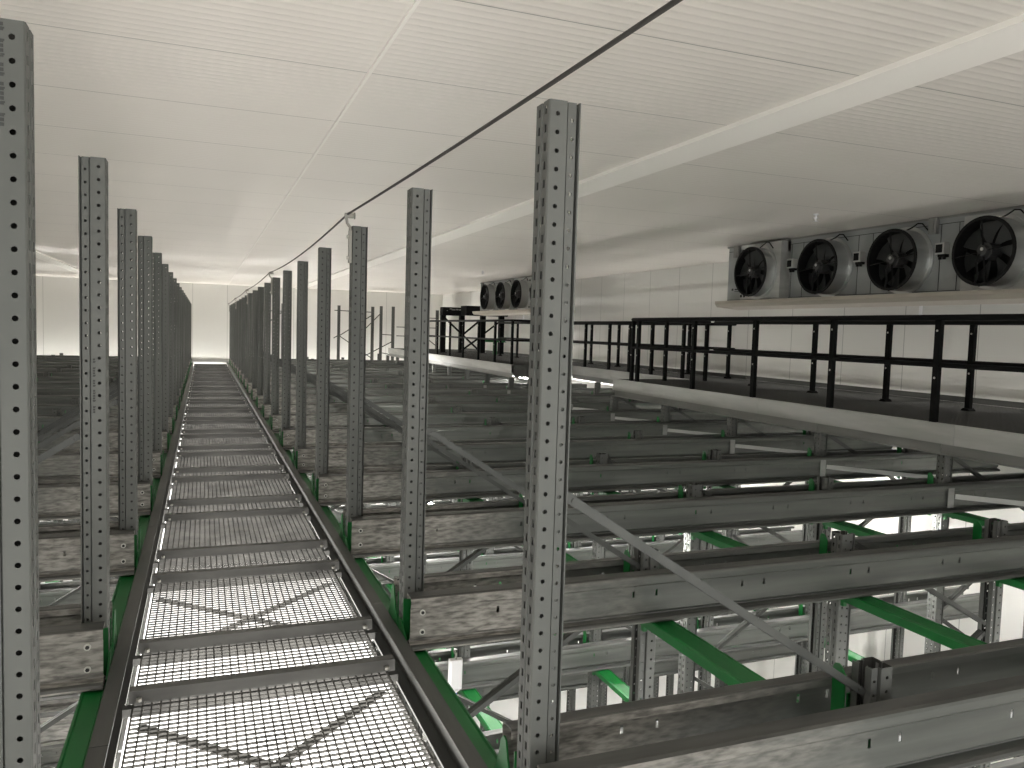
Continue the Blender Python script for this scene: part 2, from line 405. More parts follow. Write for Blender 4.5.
# ------------------------------------------------------------------ shuttle rails
def rail_mesh(length, start_dir, slots=True):
    """shuttle rail, local x from 0 to length*start_dir, front rail (track side towards -y); z = 0 at the top"""
    b = MB(); h = RB - RT
    sec = [(-.098, -.030), (-.098, -.004), (-.104, .0), (-.160, -.004), (-.172, -.010), (-.176, -.020), (-.176, -.048), (-.168, -.058), (-.168, -.190),
           (-.150, -.206), (-.152, -.212), (-.180, -.218), (-.192, -.224), (-.196, -.234), (-.192, h + .002), (-.186, h), (-.10, h), (-.098, h + .02)]
    L = length
    rng = random.Random(int(length * 1000) + 5)
    for p, q in zip(sec, sec[1:]):
        holes = []
        if slots and p[1] == -.058:
            x = .42 if L > 4 else .35
            while x < L - .3:
                holes.append((.040, .016, x, .0065, 4))
                if x + .13 < L - .2: holes.append((.040, .016, x + .13 + rng.random() * .02, .0065, 4))
                x += .66 + rng.random() * .12
        w = math.hypot(q[0] - p[0], q[1] - p[1]); u = Vector((0, (q[0] - p[0]) / w, (q[1] - p[1]) / w))
        b.m = 1 if (p[1] > -.015 and q[1] > -.015) or -.215 > p[1] > -.23 else 0
        b.strip((0, p[0], p[1]), u, (start_dir, 0, 0), w, L, holes, -.003 * start_dir)
    return b.mesh('rail', [M['rail'], M['dark_flange']], weld=False, fix=False)
RX0 = XR + .004
RLEN = 8.62 - RX0
ME_RAIL = rail_mesh(RLEN, 1)
bb = MB(); bb.cyl((0, 0, 0), (0, -.006, 0), .013, 14); bb.m = 1; bb.cyl((0, -.006, 0), (0, -.009, 0), .008, 6)
ME_BOLT = bb.mesh('bolt', [M['bolt'], M['hole_dark']])
def flip_y(me):
    m = me.copy()
    for v in m.vertices: v.co.y = -v.co.y
    m.flip_normals(); return m
ME_RAIL_R = flip_y(ME_RAIL)
def rail(x, i, z, me, label, group, bolts, sgn, front):
    o = new('shuttle_rail', me, (x, YC(i), z + ZC)); tag(o, label, 'rail', group)
    if bolts:
        for zz in (-.075, -.165):
            c = bpy.data.objects.new('bolt', ME_BOLT); link(c, o, (sgn * .055, -.168, zz))
    return o
LV = ['upper', 'middle', 'lowest']
cache = {}
for lv, z in enumerate(LEVELS):
    for i in range(1, NROW + 1):
        if lv == 1 and not 2 <= i <= 12: continue
        if lv == 2 and not 3 <= i <= 12: continue
        for front in (True, False):
            w = 'near' if front else 'far'
            me = ME_RAIL if front else ME_RAIL_R
            rail(RX0, i, z, me, f'{LV[lv]} shuttle rail on the {w} side of the {ORD[i]} row, right of the walkway',
                 f'{LV[lv]} shuttle rails right of the walkway', lv == 0 and i <= 7 and front, 1, front)
            if lv == 2 and i > 8: continue
            if lv == 1 and i > 9: continue
            ln = round(min(8.4, .26 * YC(i) + 1.6), 1)
            if (ln, front, lv == 0) not in cache:
                m_ = rail_mesh(ln, -1)
                cache[(ln, True, lv == 0)] = m_; cache[(ln, False, lv == 0)] = flip_y(m_)
            rail(XL - .004, i, z, cache[(ln, front, lv == 0)], f'{LV[lv]} shuttle rail on the {w} side of the {ORD[i]} row, left of the walkway',
                 f'{LV[lv]} shuttle rails left of the walkway', lv == 0 and i <= 7 and front, -1, front)

# ------------------------------------------------------------------ green cross beams carrying the rails, one per bay
def beam_mesh(w):
    b = MB(); L = PITCH - .126
    prof = [(-w, -.05), (-w, -.006), (-w + .010, 0), (-w + .016, -.006), (w - .016, -.006), (w - .010, 0), (w, -.006), (w, -.05), (w - .004, -.05), (w - .004, -.010), (-w + .004, -.010), (-w + .004, -.05)]
    b.prism(prof, (0, 0, 0), (0, L, 0), ((1, 0, 0), (0, 0, 1)))
    for s in (-1, 1):
        for y in (.02, L - .02): b.box(s * (w - .016) - .012, s * (w - .016) + .012, y - .012, y + .012, -.08, -.006)
    return b.mesh('beam', M['green'])
ME_BEAM, ME_EDGE = beam_mesh(.066), beam_mesh(.045)
def beam(x, i, z, label, group, me=None):
    o = new('cross_beam', me or ME_BEAM, (x, YC(i) + .063, z - .003 + ZC)); tag(o, label, 'beam', group)
for i in range(0, NROW):
    for side, x in ((1, .910), (-1, 2 * MID - .910)):
        beam(x, i, RB, f'green edge beam beside the {side_word(side)} walkway kerb, {ORD[i + 1]} bay from the camera', 'green edge beams along the walkway', ME_EDGE)
for k, (x, d) in enumerate(RIGHT_POSTS[:5]):
    for i in range(1, 9):
        beam(x + d * .048, i, RB, f'green upper cross beam, {ORD[k + 1]} line right of the kerb, {ORD[i]} bay from camera', 'green cross beams under the upper rails')
    if k < 4:
        for i in range(2, 9):
            beam(x + d * .048, i, RB - 1.7, f'green lower cross beam, {ORD[k + 1]} line right of the kerb, {ORD[i]} bay from camera', 'green cross beams at the middle level')
for i in range(2, 8):
    beam(LEFT_POSTS[0][0] + .048, i, RB - 1.7, f'green lower cross beam left of the walkway, {ORD[i]} bay from camera', 'green cross beams at the middle level')

# ------------------------------------------------------------------ diagonal braces inside the frames
def channel_brace(a, b, w=.048, d=.026, t=.003):
    m = MB()
    a, b = Vector(a), Vector(b); dr = (b - a).normalized(); e1 = Vector((0, 1, 0)); e2 = e1.cross(dr)
    if e2.z < 0: e2 = -e2
    m.prism([(-w / 2, -d / 2), (-w / 2 + t, -d / 2), (-w / 2 + t, d / 2 - t), (-.010, d / 2 - t), (-.006, d / 2 - .006), (.006, d / 2 - .006), (.010, d / 2 - t), (w / 2 - t, d / 2 - t), (w / 2 - t, -d / 2), (w / 2, -d / 2), (w / 2, d / 2), (.012, d / 2), (.007, d / 2 - .003), (-.007, d / 2 - .003), (-.012, d / 2), (-w / 2, d / 2)], a, b, (e1, e2))
    for p in (a + dr * .03, b - dr * .03): m.cyl(p + Vector((0, -.028, 0)), p + Vector((0, .028, 0)), .007, 8)
    return m
proto = {}
def brace(xa, za, xb, zb, i, dy, label, group):
    key = (round(xb - xa, 3), round(zb - za, 3))
    if key not in proto:
        proto[key] = channel_brace((0, 0, 0), (xb - xa, 0, zb - za)).mesh('brace', M['brace'])
    o = new('diagonal_brace', proto[key], (xa, YC(i) + dy, za + ZC)); tag(o, label, 'brace', group)
for i in range(1, NROW + 1):
    for side in (1, -1):
        f = (lambda x: x) if side > 0 else (lambda x: 2 * MID - x)
        sw = side_word(side)
        if side < 0 and i > 12: continue
        brace(f(.973), -.465, f(2.146), -1.215, i, 0, f'long grey diagonal brace falling from the {ORD[i]} {sw}-hand tall post', 'diagonal braces at the tall posts')
        if i <= 8:
            brace(f(2.146), -1.30, f(.973), -2.04, i, .0, f'upper grey diagonal brace below the rails at the {ORD[i]} {sw}-hand tall post', 'diagonal braces under the rails')
            brace(f(.973), -2.12, f(2.146), -2.84, i, .0, f'lower grey diagonal brace below the rails at the {ORD[i]} {sw}-hand tall post', 'diagonal braces under the rails')
    if i <= 9:
        for k, (xa, xb) in enumerate(((3.588, 4.742), (6.198, 7.352))):
            top = -.98 if (k == 1 and platform_over(6.1, i)) else -1.18
            nm = ('second', 'third')[k]
            brace(xa, top, xb, top - .62, i, 0, f'topmost dark diagonal brace, {nm} frame right of the {ORD[i]} right tall post', 'braces in the inner frames')
            brace(xb, top - .68, xa, top - 1.40, i, 0, f'middle dark diagonal brace, {nm} frame right of the {ORD[i]} right tall post', 'braces in the inner frames')
            if i <= 8: brace(xa, top - 1.48, xb, top - 2.2, i, 0, f'lowest dark diagonal brace, {nm} frame right of the {ORD[i]} right tall post', 'braces in the inner frames')

# pale flat straps running off the rail splice plates
sp = MB(); sp.box(-.035, .035, -.184, -.180, -.20, -.03)
for z in (-.06, -.18): sp.cyl((.012, -.184, z), (.012, -.188, z), .008, 8)
ME_SPLICE = sp.mesh('splice', M['fascia_low'])
st = MB(); st.bar((.03, -.20, -.10), (1.55, -1.02, -.20), .012, .042)
ME_STRAP = st.mesh('strap', M['fascia'])
for i in range(2, 12):
    x = 6.02
    o = new('splice_plate', ME_SPLICE, (x, YC(i), RT + ZC)); tag(o, f'small splice plate on the {ORD[i]} row near rail, below the platform edge', 'plate', 'splice plates on the rails')
    if i <= 8:
        o = new('flat_strap', ME_STRAP, (x, YC(i), RT + ZC)); tag(o, f'pale flat bracing strap running off the splice plate of the {ORD[i]} post row', 'strap', 'flat straps at the splice plates')

# ------------------------------------------------------------------ the walkway
def kerb_mesh(L, s):
    b = MB()  # channel, back towards the racking (s=+1 right)
    prof = [(0, 0), (.058, 0), (.058, .16), (0, .16), (0, .148), (.006, .148), (.006, .154), (.052, .154), (.052, .006), (.006, .006), (.006, .012), (0, .012)]
    prof = [(p * s, q) for p, q in prof]
    b.prism(prof, (0, 0, 0), (0, L, 0), ((1, 0, 0), (0, 0, 1)))
    return b.mesh('kerb', M['kerb'])
KL = PITCH * 2
KM = {1: kerb_mesh(KL - .004, 1), -1: kerb_mesh(KL - .004, -1)}
for k in range(10):
    for side in (1, -1):
        x = .802 if side > 0 else -.285
        o = new('kerb_channel', KM[side], (x, YC(0) + .35 + k * KL - (1.1 if side < 0 else 0), -1.56 + ZC))
        tag(o, f'grey steel kerb channel, {side_word(side)} edge of the walkway, {ORD[k + 1]} length from camera', 'kerb', 'kerb channels of the walkway')
GX0, GX1 = -.245, .748
def grating_mesh():
    b = MB(); L = PITCH - .006; n = int(L / .033)
    for k in range(n + 1):
        y = k * L / n; b.box(GX0, GX1, y - .0029, y + .0029, -.008, 0)
    m = int((GX1 - GX0) / .033)
    for k in range(m + 1):
        x = GX0 + k * (GX1 - GX0) / m; b.box(x - .0027, x + .0027, 0, L, -.006, -.001)
    for x in (GX0 - .004, GX1): b.box(x, x + .004, 0, L, -.02, .002)
    return b.mesh('grating', M['grating'], weld=False)
ME_GR = grating_mesh()
def cross_bar_mesh():
    b = MB()
    prof = [(-.028, 0), (.028, 0), (.028, .006), (.024, .05), (-.024, .05), (-.028, .006)]
    b.prism(prof, (-.262, 0, 0), (.785, 0, 0), ((0, 1, 0), (0, 0, 1)))
    return b.mesh('bar', M['bar'])
ME_CB = cross_bar_mesh()
b = MB()
for x in (-.225, .748): b.cyl((x, -.036, .012), (x, -.036, .024), .011, 6)
ME_CBB = b.mesh('bolt', M['bolt'])
b = MB(); b.box(-.285, .802, -.02, .02, -.032, 0)
ME_BEAR = b.mesh('bearer', M['bar'])
def xb_mesh():
    b = MB(); L = PITCH - .56
    b.bar((GX0 + .02, .02, 0), (GX1 - .02, L - .02, 0), .045, .005)
    b.bar((GX0 + .02, L - .02, -.006), (GX1 - .02, .02, -.006), .045, .005)
    return b.mesh('cross', M['bar'])
ME_XB = xb_mesh()
ZG = -1.487
for i in range(0, NROW):
    o = new('grating_panel', ME_GR, (0, YC(i) + .003, ZG + ZC)); tag(o, f'open steel mesh floor panel of the walkway, {ORD[i + 1]} bay from the camera', 'grating', 'walkway grating panels')
    o = new('wind_brace', ME_XB, (0, YC(i) + .28, ZG - .075 + ZC)); tag(o, f'dark crossed flat braces under the walkway mesh, {ORD[i + 1]} bay from the camera', 'brace', 'crossed braces under the walkway')
for i in range(0, NROW + 1):
    for q, dy in enumerate((-.25, .25)):
        if i == 0 and q == 0: continue
        o = new('cross_bar', ME_CB, (0, YC(i) + dy, ZG + .002 + ZC))
        tag(o, f'grey tread bar across the walkway, {("near", "far")[q]} one at the {ORD[i] if i else "hidden nearest"} post row', 'bar', 'tread bars across the walkway')
        c = bpy.data.objects.new('bolt', ME_CBB); link(c, o, (0, 0, 0))
        c = bpy.data.objects.new('bearer', ME_BEAR); link(c, o, (0, 0, -.022))

# ------------------------------------------------------------------ steel cable on hooks
def hook(i):
    y = YC(i) - .02
    e = empty('cable_hook', (XR - .02, y, .38), f'bent galvanised cable hook bolted to the {ORD[i]} tall post right of the walkway', 'hook', 'cable hooks on the tall posts')
    p = MB(); p.box(XR - .026, XR - .008, y - .055, y - .025, .40, .60); part('plate', p, M['hook'], e)
    p = MB(); p.tube([(XR - .017, y - .04, .59), (XR - .020, y - .05, .62), (XR - .045, y - .09, .64), (XR - .05, y - .10, .665), (XR - .048, y - .11, .69), (XR - .03, y - .115, .70)], .009); part('arm', p, M['hook'], e, smooth=True)
    p = MB(); p.cyl((XR - .062, y - .105, .683), (XR - .010, y - .105, .683), .016, 10); p.cyl((XR - .005, y - .105, .683), (XR - .0, y - .105, .683), .022, 6); part('clamp', p, M['hook'], e)
    p = MB()
    for z in (.43, .56): p.cyl((XR - .037, y - .04, z), (XR - .024, y - .04, z), .012, 6)
    part('bolt', p, M['bolt'], e)
    return (XR - .046, y - .105, .69)
pts = [(.885, -2.5, .67)]
hooks = [3, 7, 11, 15, 19]
anch = [hook(i) for i in hooks]
def sag(a, b, s, n=10):
    return [tuple(Vector(a).lerp(Vector(b), t / n) - Vector((0, 0, s * 4 * t / n * (1 - t / n)))) for t in range(1, n + 1)]
for a, s in zip(anch, (.03, .05, .03, .03, .02)): pts += sag(pts[-1], a, s)
p = MB(); p.tube(pts, .0062, 8)
thing('steel_cable', p, M['cable'], 'long dark steel cable strung past the tops of the right-hand tall posts', 'cable', smooth=True)

# ------------------------------------------------------------------ service platforms along the right wall
XP, XP2, ZP = 6.08, 7.46, -.70
Y1, Y2, YE = 11.15, 15.62, 27.6
def platform(name, x0, y0, y1, label, ends):
    e = empty(name, (x0, y0, -.97), label, 'platform')
    def lip(yA, yB):
        p = MB(); p.prism([(x0, -.876), (x0, ZP + .002), (x0 + .06, ZP + .002), (x0 + .06, ZP - .004), (x0 + .006, ZP - .004), (x0 + .006, -.87), (x0 + .05, -.87), (x0 + .05, -.876)], (0, yA, 0), (0, yB, 0), ((1, 0, 0), (0, 0, 1)))
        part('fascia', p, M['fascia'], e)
    yA = y0
    while yA < y1 - .05:
        yB = min(yA + 2.62, y1); lip(yA, yB - .004); yA = yB
    yA = y0
    while yA < y1 - .05:
        yB = min(yA + PITCH, y1)
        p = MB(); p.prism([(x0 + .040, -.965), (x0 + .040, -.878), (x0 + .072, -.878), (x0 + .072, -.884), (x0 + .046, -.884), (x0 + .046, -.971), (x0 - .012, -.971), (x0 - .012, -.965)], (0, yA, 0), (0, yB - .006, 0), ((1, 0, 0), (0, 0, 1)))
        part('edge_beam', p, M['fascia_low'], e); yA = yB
    p = MB(); n = int((y1 - y0) / .042)
    for k in range(n + 1):
        y = y0 + .01 + k * (y1 - y0 - .02) / n; p.box(x0 + .062, XW - .15, y - .002, y + .002, ZP - .030, ZP)
    for k in range(24):
        x = x0 + .07 + k * (XW - .16 - x0 - .07) / 23; p.box(x - .003, x + .003, y0 + .01, y1 - .01, ZP - .028, ZP - .001)
    part('deck', p, M['deck'], e)
    p = MB()
    y = y0 + .5
    while y < y1 - .1: p.box(x0 + .07, XW - .05, y - .03, y + .03, -.955, ZP - .037); y += PITCH
    part('joist', p, M['brace'], e)
    p = MB(); p.box(XW - .14, XW - .125, y0, y1, ZP, ZP + .07); part('toe_board', p, M['kerb'], e)
    for (ya, s) in ends:
        p = MB(); p.prism([(ya, -.965), (ya, ZP), (ya - s * .05, ZP), (ya - s * .05, ZP - .005), (ya - s * .005, ZP - .005), (ya - s * .005, -.965)], (x0 + .064, 0, 0), (min(XW - .03, XP2 if x0 < 7 else XW), 0, 0), ((0, 1, 0), (0, 0, 1)))
        part('end_fascia', p, M['kerb'], e)
    return e
platform('service_platform', XP, YF + .5, Y1, 'long grey steel service platform below the large four-fan cooler at right', [(Y1, 1)])
platform('service_platform', XP2, Y1 + .02, Y2 - .02, 'narrow set-back grey service platform between the two wider platforms', [])
platform('service_platform', XP, Y2, YE, 'far grey service platform below the distant cooler, its edge brightly lit', [(Y2, -1), (YE, 1)])

# ------------------------------------------------------------------ black guard railings
def railing(pts, spacing_list, label, foot, dirs):
    """pts: corner points (x,y); posts at explicit (x,y)"""
    e = empty('guard_railing', (spacing_list[0][0], spacing_list[0][1], ZP), label, 'railing')
    for (x, y) in spacing_list:
        p = MB(); p.bar((x, y, ZP + .004), (x, y, .215), .046, .058, ((1, 0, 0), (0, 1, 0)))
        po = part('post', p, M['black'], e)
        if foot:
            p = MB(); p.prism([(-.05, 0), (.05, 0), (.05, .008), (.026, .03), (-.026, .03), (-.05, .008)], (x - .05, y, ZP + .003), (x + .05, y, ZP + .003), ((0, 1, 0), (0, 0, 1))); part('foot', p, M['black'], po)
        p = MB()
        for z in (.12, -.30): p.cyl((x - .03, y, z), (x - .024, y, z), .010, 8)
        part('bolt', p, M['bolt'], po)
    def run(z, r, name):
        q = []
        n = len(pts)
        for k, c in enumerate(pts):
            c = Vector((c[0], c[1], z))
            if 0 < k < n - 1:
                a = (Vector((*pts[k - 1], z)) - c).normalized() * .09; d = (Vector((*pts[k + 1], z)) - c).normalized() * .09
                for t in range(5): u = t / 4; q.append((c + a) * (1 - u) ** 2 + c * 2 * u * (1 - u) + (c + d) * u * u)
            else: q.append(c)
        p = MB(); p.tube(q, r, 10); part(name, p, M['black'], e, smooth=True)
    run(.238, .027, 'top_rail'); run(-.185, .022, 'mid_rail')
    return e
ys = [10.62, 10.45, 9.0, 7.74, 6.49, 5.22, 3.95, 2.68, 1.41, .14]
railing([(XP + .03, -1.0), (XP + .03, 10.70), (7.55, 10.70)], [(XP + .03, y) for y in ys] + [(6.75, 10.70), (7.5, 10.70)],
        'black guard railing along the front edge of the near platform', False, None)
railing([(7.58, -1.0), (7.58, 10.60)], [(7.58, y) for y in (9.62, 8.38, 7.16, 6.06, 4.9, 3.7, 2.5)],
        'black guard railing with foot plates behind the front one, under the large cooler', True, None)
railing([(XP2 + .04, Y1 + .1), (XP2 + .04, Y2 + .25)], [(XP2 + .04, y) for y in (11.35, 12.35, 13.15, 13.95, 15.0, 15.75)],
        'black guard railing along the set-back platform edge', False, None)
railing([(8.45, Y1 + .1), (8.45, Y2 + 2.6)], [(8.45, y) for y in (11.4, 12.6, 13.9, 15.3, 16.6, 18.0)],
        'black guard railing close to the wall on the set-back platform', True, None)
railing([(7.4, Y2 + .1), (XP + .05, Y2 + .1), (XP + .05, 24.6)], [(XP + .05, y) for y in (15.74, 16.8, 17.95, 19.15, 20.3, 21.5, 22.7, 23.9)] + [(6.8, Y2 + .1), (7.36, Y2 + .1)],
        'black guard railing along the front of the far platform', False, None)
railing([(7.9, 17.2), (7.9, 21.4)], [(7.9, y) for y in (17.3, 18.6, 19.9, 21.2)],
        'black guard railing at the back of the far platform, under the distant cooler', True, None)

# ------------------------------------------------------------------ ceiling coolers with fans
def rotor_mesh(c, r, ph):
    b = MB(); c = Vector(c)
    nb = 7
    for k in range(nb):
        a0 = 2 * math.pi * k / nb + ph
        n = 7; grid = []
        for j in range(n):
            t = j / (n - 1); rr = .085 + (r - .085) * t
            half = (.20 + .24 * t - .06 * t * t); tw = .9 - .45 * t; row = []
            for u in (-1, -.33, .33, 1):
                ang = a0 + half * u + .25 * t
                row.append(Vector((c.x + u * half * rr * math.sin(tw) * .55, c.y + rr * math.cos(ang), c.z + rr * math.sin(ang))))
            grid.append(row)
        for j in range(n - 1):
            for q in range(3): b.poly([grid[j][q], grid[j][q + 1], grid[j + 1][q + 1], grid[j + 1][q]])
    return b
def fan(parent, x, y, z, r, ph, depth=.20):
    """x = face of casing, fan sticks out to -x"""
    p = MB(); p.ring((x, y, z), 0, r, r + .012, -depth, 0); p.ring((x, y, z), 0, r, r + .05, -.012, 0)
    f = part('fan', p, M['shroud'], parent, smooth=False)
    p = MB(); p.ring((x, y, z), 0, r - .014, r - .002, -depth - .018, -.005); p.ring((x, y, z), 0, r - .008, r + .016, -depth - .02, -depth - .002); part('inner_ring', p, M['black_dull'], f)
    p = MB(); p.cyl((x - .004, y, z), (x - .008, y, z), r - .003, 36); part('dark_opening', p, M['black_dull'], f)
    part('rotor', rotor_mesh((x - depth * .45, y, z), r - .02, ph), M['blade'], f, solid=.004)
    p = MB(); p.cyl((x - depth * .2, y, z), (x - depth * .95, y, z), .085, 20); p.cyl((x - depth * .95, y, z), (x - depth * 1.12, y, z), .062, 16, .05)
    part('motor', p, M['motor'], f)
    p = MB(); p.cyl((x - depth * 1.12, y, z + .018), (x - depth * 1.15, y, z + .018), .017, 10)
    part('hub_cap', p, M['shroud'], f)
    p = MB()
    for k in range(4):
        a = math.pi / 4 + k * math.pi / 2 + .65
        p.bar((x - depth - .004, y + .06 * math.cos(a), z + .06 * math.sin(a)), (x - depth - .004, y + (r + .01) * math.cos(a), z + (r + .01) * math.sin(a)), .016, .008)
    p.tube([(x - depth * 1.1, y + .02, z - .03), (x - depth - .03, y + .05, z - .12), (x - depth - .03, y + .03, z - .22), (x - depth - .01, y + .06, z - r + .03), (x - depth * .8, y + .05, z - r - .01)], .012, 6)
    part('support_arm', p, M['black_dull'], f)
    p = MB(); p.tube([(x - depth * .7, y - .10, z + r - .02), (x - .05, y - .12, z + r + .03), (x - .02, y - .16, z + r + .07), (x - .03, y - .23, z + r + .06), (x - .02, y - .30, z + r - .02)], .008, 6)
    part('cable', p, M['black_dull'], f, smooth=True)
def cooler(y0, y1, fans, label, boxed):
    x0, x1, z0, z1, r = 7.40, 8.0, .55, 1.345, .328
    e = empty('evaporator_cooler', (x0, y0, z0), label, 'cooler')
    p = MB(); p.box(x0, x1, y0, y1, z0, z1); part('casing', p, M['casing'], e)
    p = MB()
    fs = sorted(fans); seams = []
    for a, c in zip(fs, fs[1:]): seams += [(a + c) / 2 - .10, (a + c) / 2 + .12]
    for s in seams: p.box(x0 - .003, x0, s - .003, s + .003, z0 + .02, z1 - .06)
    p.box(x0 - .003, x0, y0, y1, z1 - .06, z1 - .054)
    p.box(x0 - .003, x0, y0, y1, z0 + .02, z0 + .026)
    part('panel_seam', p, M['hole_dark'], e)
    p = MB(); p.box(x0 - .012, x0 + .03, y0 - .03, y1 + .03, z1, ZCEIL - .002); part('top_flange', p, M['trim_dark'], e)
    p = MB(); p.box(x0 - .002, x0, y1 - .30, y1 - .17, .715, .735); p.box(x0 - .002, x0, y1 - .14, y1 - .10, .71, .74); p.box(x0 - .002, x0, y1 - .30, y1 - .17, .69, .698); part('rating_plate', p, M['ink'], e)
    t = MB()
    t.prism([(7.16, .505), (7.16, .545), (7.18, .545), (7.19, .515), (8.0, .51), (8.0, .545), (8.02, .545), (8.02, .48), (7.6, .43), (7.2, .455)], (0, y0 - .02, 0), (0, y1 - .03, 0), ((1, 0, 0), (0, 0, 1)))
    part('drip_tray', t, M['tray'], e)
    p = MB(); p.cyl((7.75, (y0 + y1) / 2, .44), (7.75, (y0 + y1) / 2, .33), .018, 10); part('drain', p, M['plastic'], e)
    for k, y in enumerate(fs):
        bx = x0
        if boxed.get(k):
            d = boxed[k]; p = MB(); p.box(x0 - d, x0, y - .44, y + .40, z0 + .012, z1 - .015); fb = part('fan_box', p, M['fascia'], e); bx = x0 - d
            for yy in (y - .40, y - .33):
                for zz in (z0 + .06, z1 - .09):
                    p = MB(); p.cyl((bx - .002, yy + (.70 if d > .1 else 0), zz), (bx, yy + (.70 if d > .1 else 0), zz), .022, 12)
                    part('plug', p, M['black_dull'], fb)
        fan(e, bx, y, .93, r, .5 + k * .77, .20 if not boxed.get(k) or boxed[k] < .1 else .14)
    for a, c in zip(fs, fs[1:]):
        y = (a + c) / 2 + .06
        p = MB(); p.box(x0 - .085, x0, y - .055, y + .055, .96, 1.08); s = part('switch_box', p, M['switchbox'], e)
        p = MB(); p.box(x0 - .089, x0 - .085, y - .035, y + .045, .975, 1.062); part('face', p, M['black_dull'], s)
        p = MB()
        for dy in (-.03, .02): p.cyl((x0 - .045, y + dy, .905), (x0 - .045, y + dy, .96), .017, 8)
        p.box(x0 - .06, x0, y - .05, y + .04, .93, .96); part('cable_gland', p, M['black_dull'], s)
    for y in [y1 - .22] + [(fs[k] + fs[k + 1]) / 2 + .2 for k in range(len(fs) - 1) if k % 2 == 1]:
        p = MB(); p.box(x0 - .05, x0, y - .05, y + .05, 1.19, 1.365); p.box(x0 - .056, x0 - .05, y - .02, y + .02, 1.2, 1.35); part('hanger', p, M['trim_dark'], e)
    return e
cooler(3.7, 10.08, [9.17, 7.99, 6.83, 5.68, 4.5], 'large grey ceiling cooler with black fans in the upper right', {4: .16, 1: .03})
cooler(16.65, 21.6, [20.65, 19.42, 18.22, 17.04], 'distant grey ceiling cooler with black fans, partly behind the nearest right-hand post', {4: .16, 1: .03})

# ------------------------------------------------------------------ black portal on the far platform
e = empty('lift_portal', (7.5, 24, ZP), 'black steel portal frame with heavy header standing on the far platform', 'frame')
cols = [(6.86, 23.5), (7.46, 23.5), (8.08, 23.3), (8.58, 23.0)]
for x, y in cols:
    p = MB(); p.box(x - .075, x + .075, y - .075, y + .075, ZP + .003, .52); p.box(x - .12, x + .12, y - .12, y + .12, ZP + .003, ZP + .018); part('column', p, M['black'], e)
p = MB(); p.box(6.80, 7.50, 23.35, 23.65, .44, .69); part('header', p, M['black'], e)
p = MB()
for x0_, x1_, z0_, z1_ in ((7.02, 7.10, .625, .65), (7.08, 7.20, .60, .635), (7.22, 7.30, .605, .645), (7.32, 7.42, .60, .64), (6.93, 6.96, .575, .59)): p.box(x0_, x1_, 23.343, 23.349, z0_, z1_)
part('emblem', p, M['pale'], e)
p = MB(); p.box(7.36, 8.70, 22.75, 23.30, .45, .74); part('header', p, M['black'], e)
for a, c in (((6.9, 23.42, .35), (8.0, 23.42, -.60)), ((8.0, 23.40, .30), (7.46, 23.40, -.15)), ((7.4, 23.38, -.65), (8.1, 23.38, -.15)), ((8.08, 23.2, -.1), (8.58, 22.95, .35))):
    p = MB(); p.bar(a, c, .05, .05); part('brace', p, M['black'], e)
p = MB(); p.prism([(-.05, -.06), (.05, -.06), (.05, .06), (-.05, .06), (-.05, .045), (.035, .045), (.035, -.045), (-.05, -.045)], (7.84, 22.3, -.27), (8.48, 22.3, -.27), ((0, 1, 0), (0, 0, 1)))
for x in (8.10, 8.18): p.box(x - .02, x + .02, 22.28, 22.32, ZP + .002, -.30)
thing('green_barrier_beam', p, M['green'], 'short green beam on stub legs beside the black portal on the far platform', 'beam')

# ------------------------------------------------------------------ tall frames by the far wall
def far_frame(xs, y, top, diags, rungs, label):
    e = empty('tall_rack', (xs[0], y, RB), label, 'rack', 'tall frames by the far wall')
    for k, x in enumerate(xs):
        p = MB()
        pr = [(x - .05 + a if k == 0 else x + .05 - a, c) for a, c in PROF]
        z0 = -ZC
        for a, c in zip(pr, pr[1:]):
            w = math.hypot(c[0] - a[0], c[1] - a[1])
            p.strip((a[0], y + a[1], z0), ((c[0] - a[0]) / w, (c[1] - a[1]) / w, 0), (0, 0, 1), w, top - z0, (), .003)
        part('upright', p, M['post'], e)
    for (xa, za, xb, zb) in diags + rungs:
        m = channel_brace((xa, y, za), (xb, y, zb), .045, .03); part('brace', m, M['brace'], e)
far_frame((4.58, 5.80), 29.05, .76, [(4.6, -.33, 5.78, .45), (4.6, -.33, 5.78, -1.12), (4.4, -.42, 4.62, -.28)], [(4.42, .58, 5.78, .56)], 'tall braced grey rack frame by the far wall, left of the pair')
far_frame((6.17, 6.62), 29.3, .80, [(5.4, -1.15, 6.6, -.5), (5.3, -.35, 6.12, .50)], [(6.17, -.24, 6.6, -.26), (6.17, -.92, 6.6, -1.0)], 'narrow tall grey rack frame by the far wall, left of the far railing')
far_frame((7.2, 8.25), 29.05, .72, [(7.25, .1, 8.2, -.6)], [(6.7, .05, 8.2, .05), (6.7, -.28, 8.2, -.28), (6.7, -.85, 8.2, -.85), (7.25, .42, 8.2, .42)], 'tall grey rack frame by the far wall behind the far railing')
far_frame((1.75, 2.63), 29.05, .75, [(1.8, -.2, 2.6, .45)], [(1.8, .48, 2.6, .48)], 'tall grey rack frame by the far wall, seen between the right-hand tall posts')

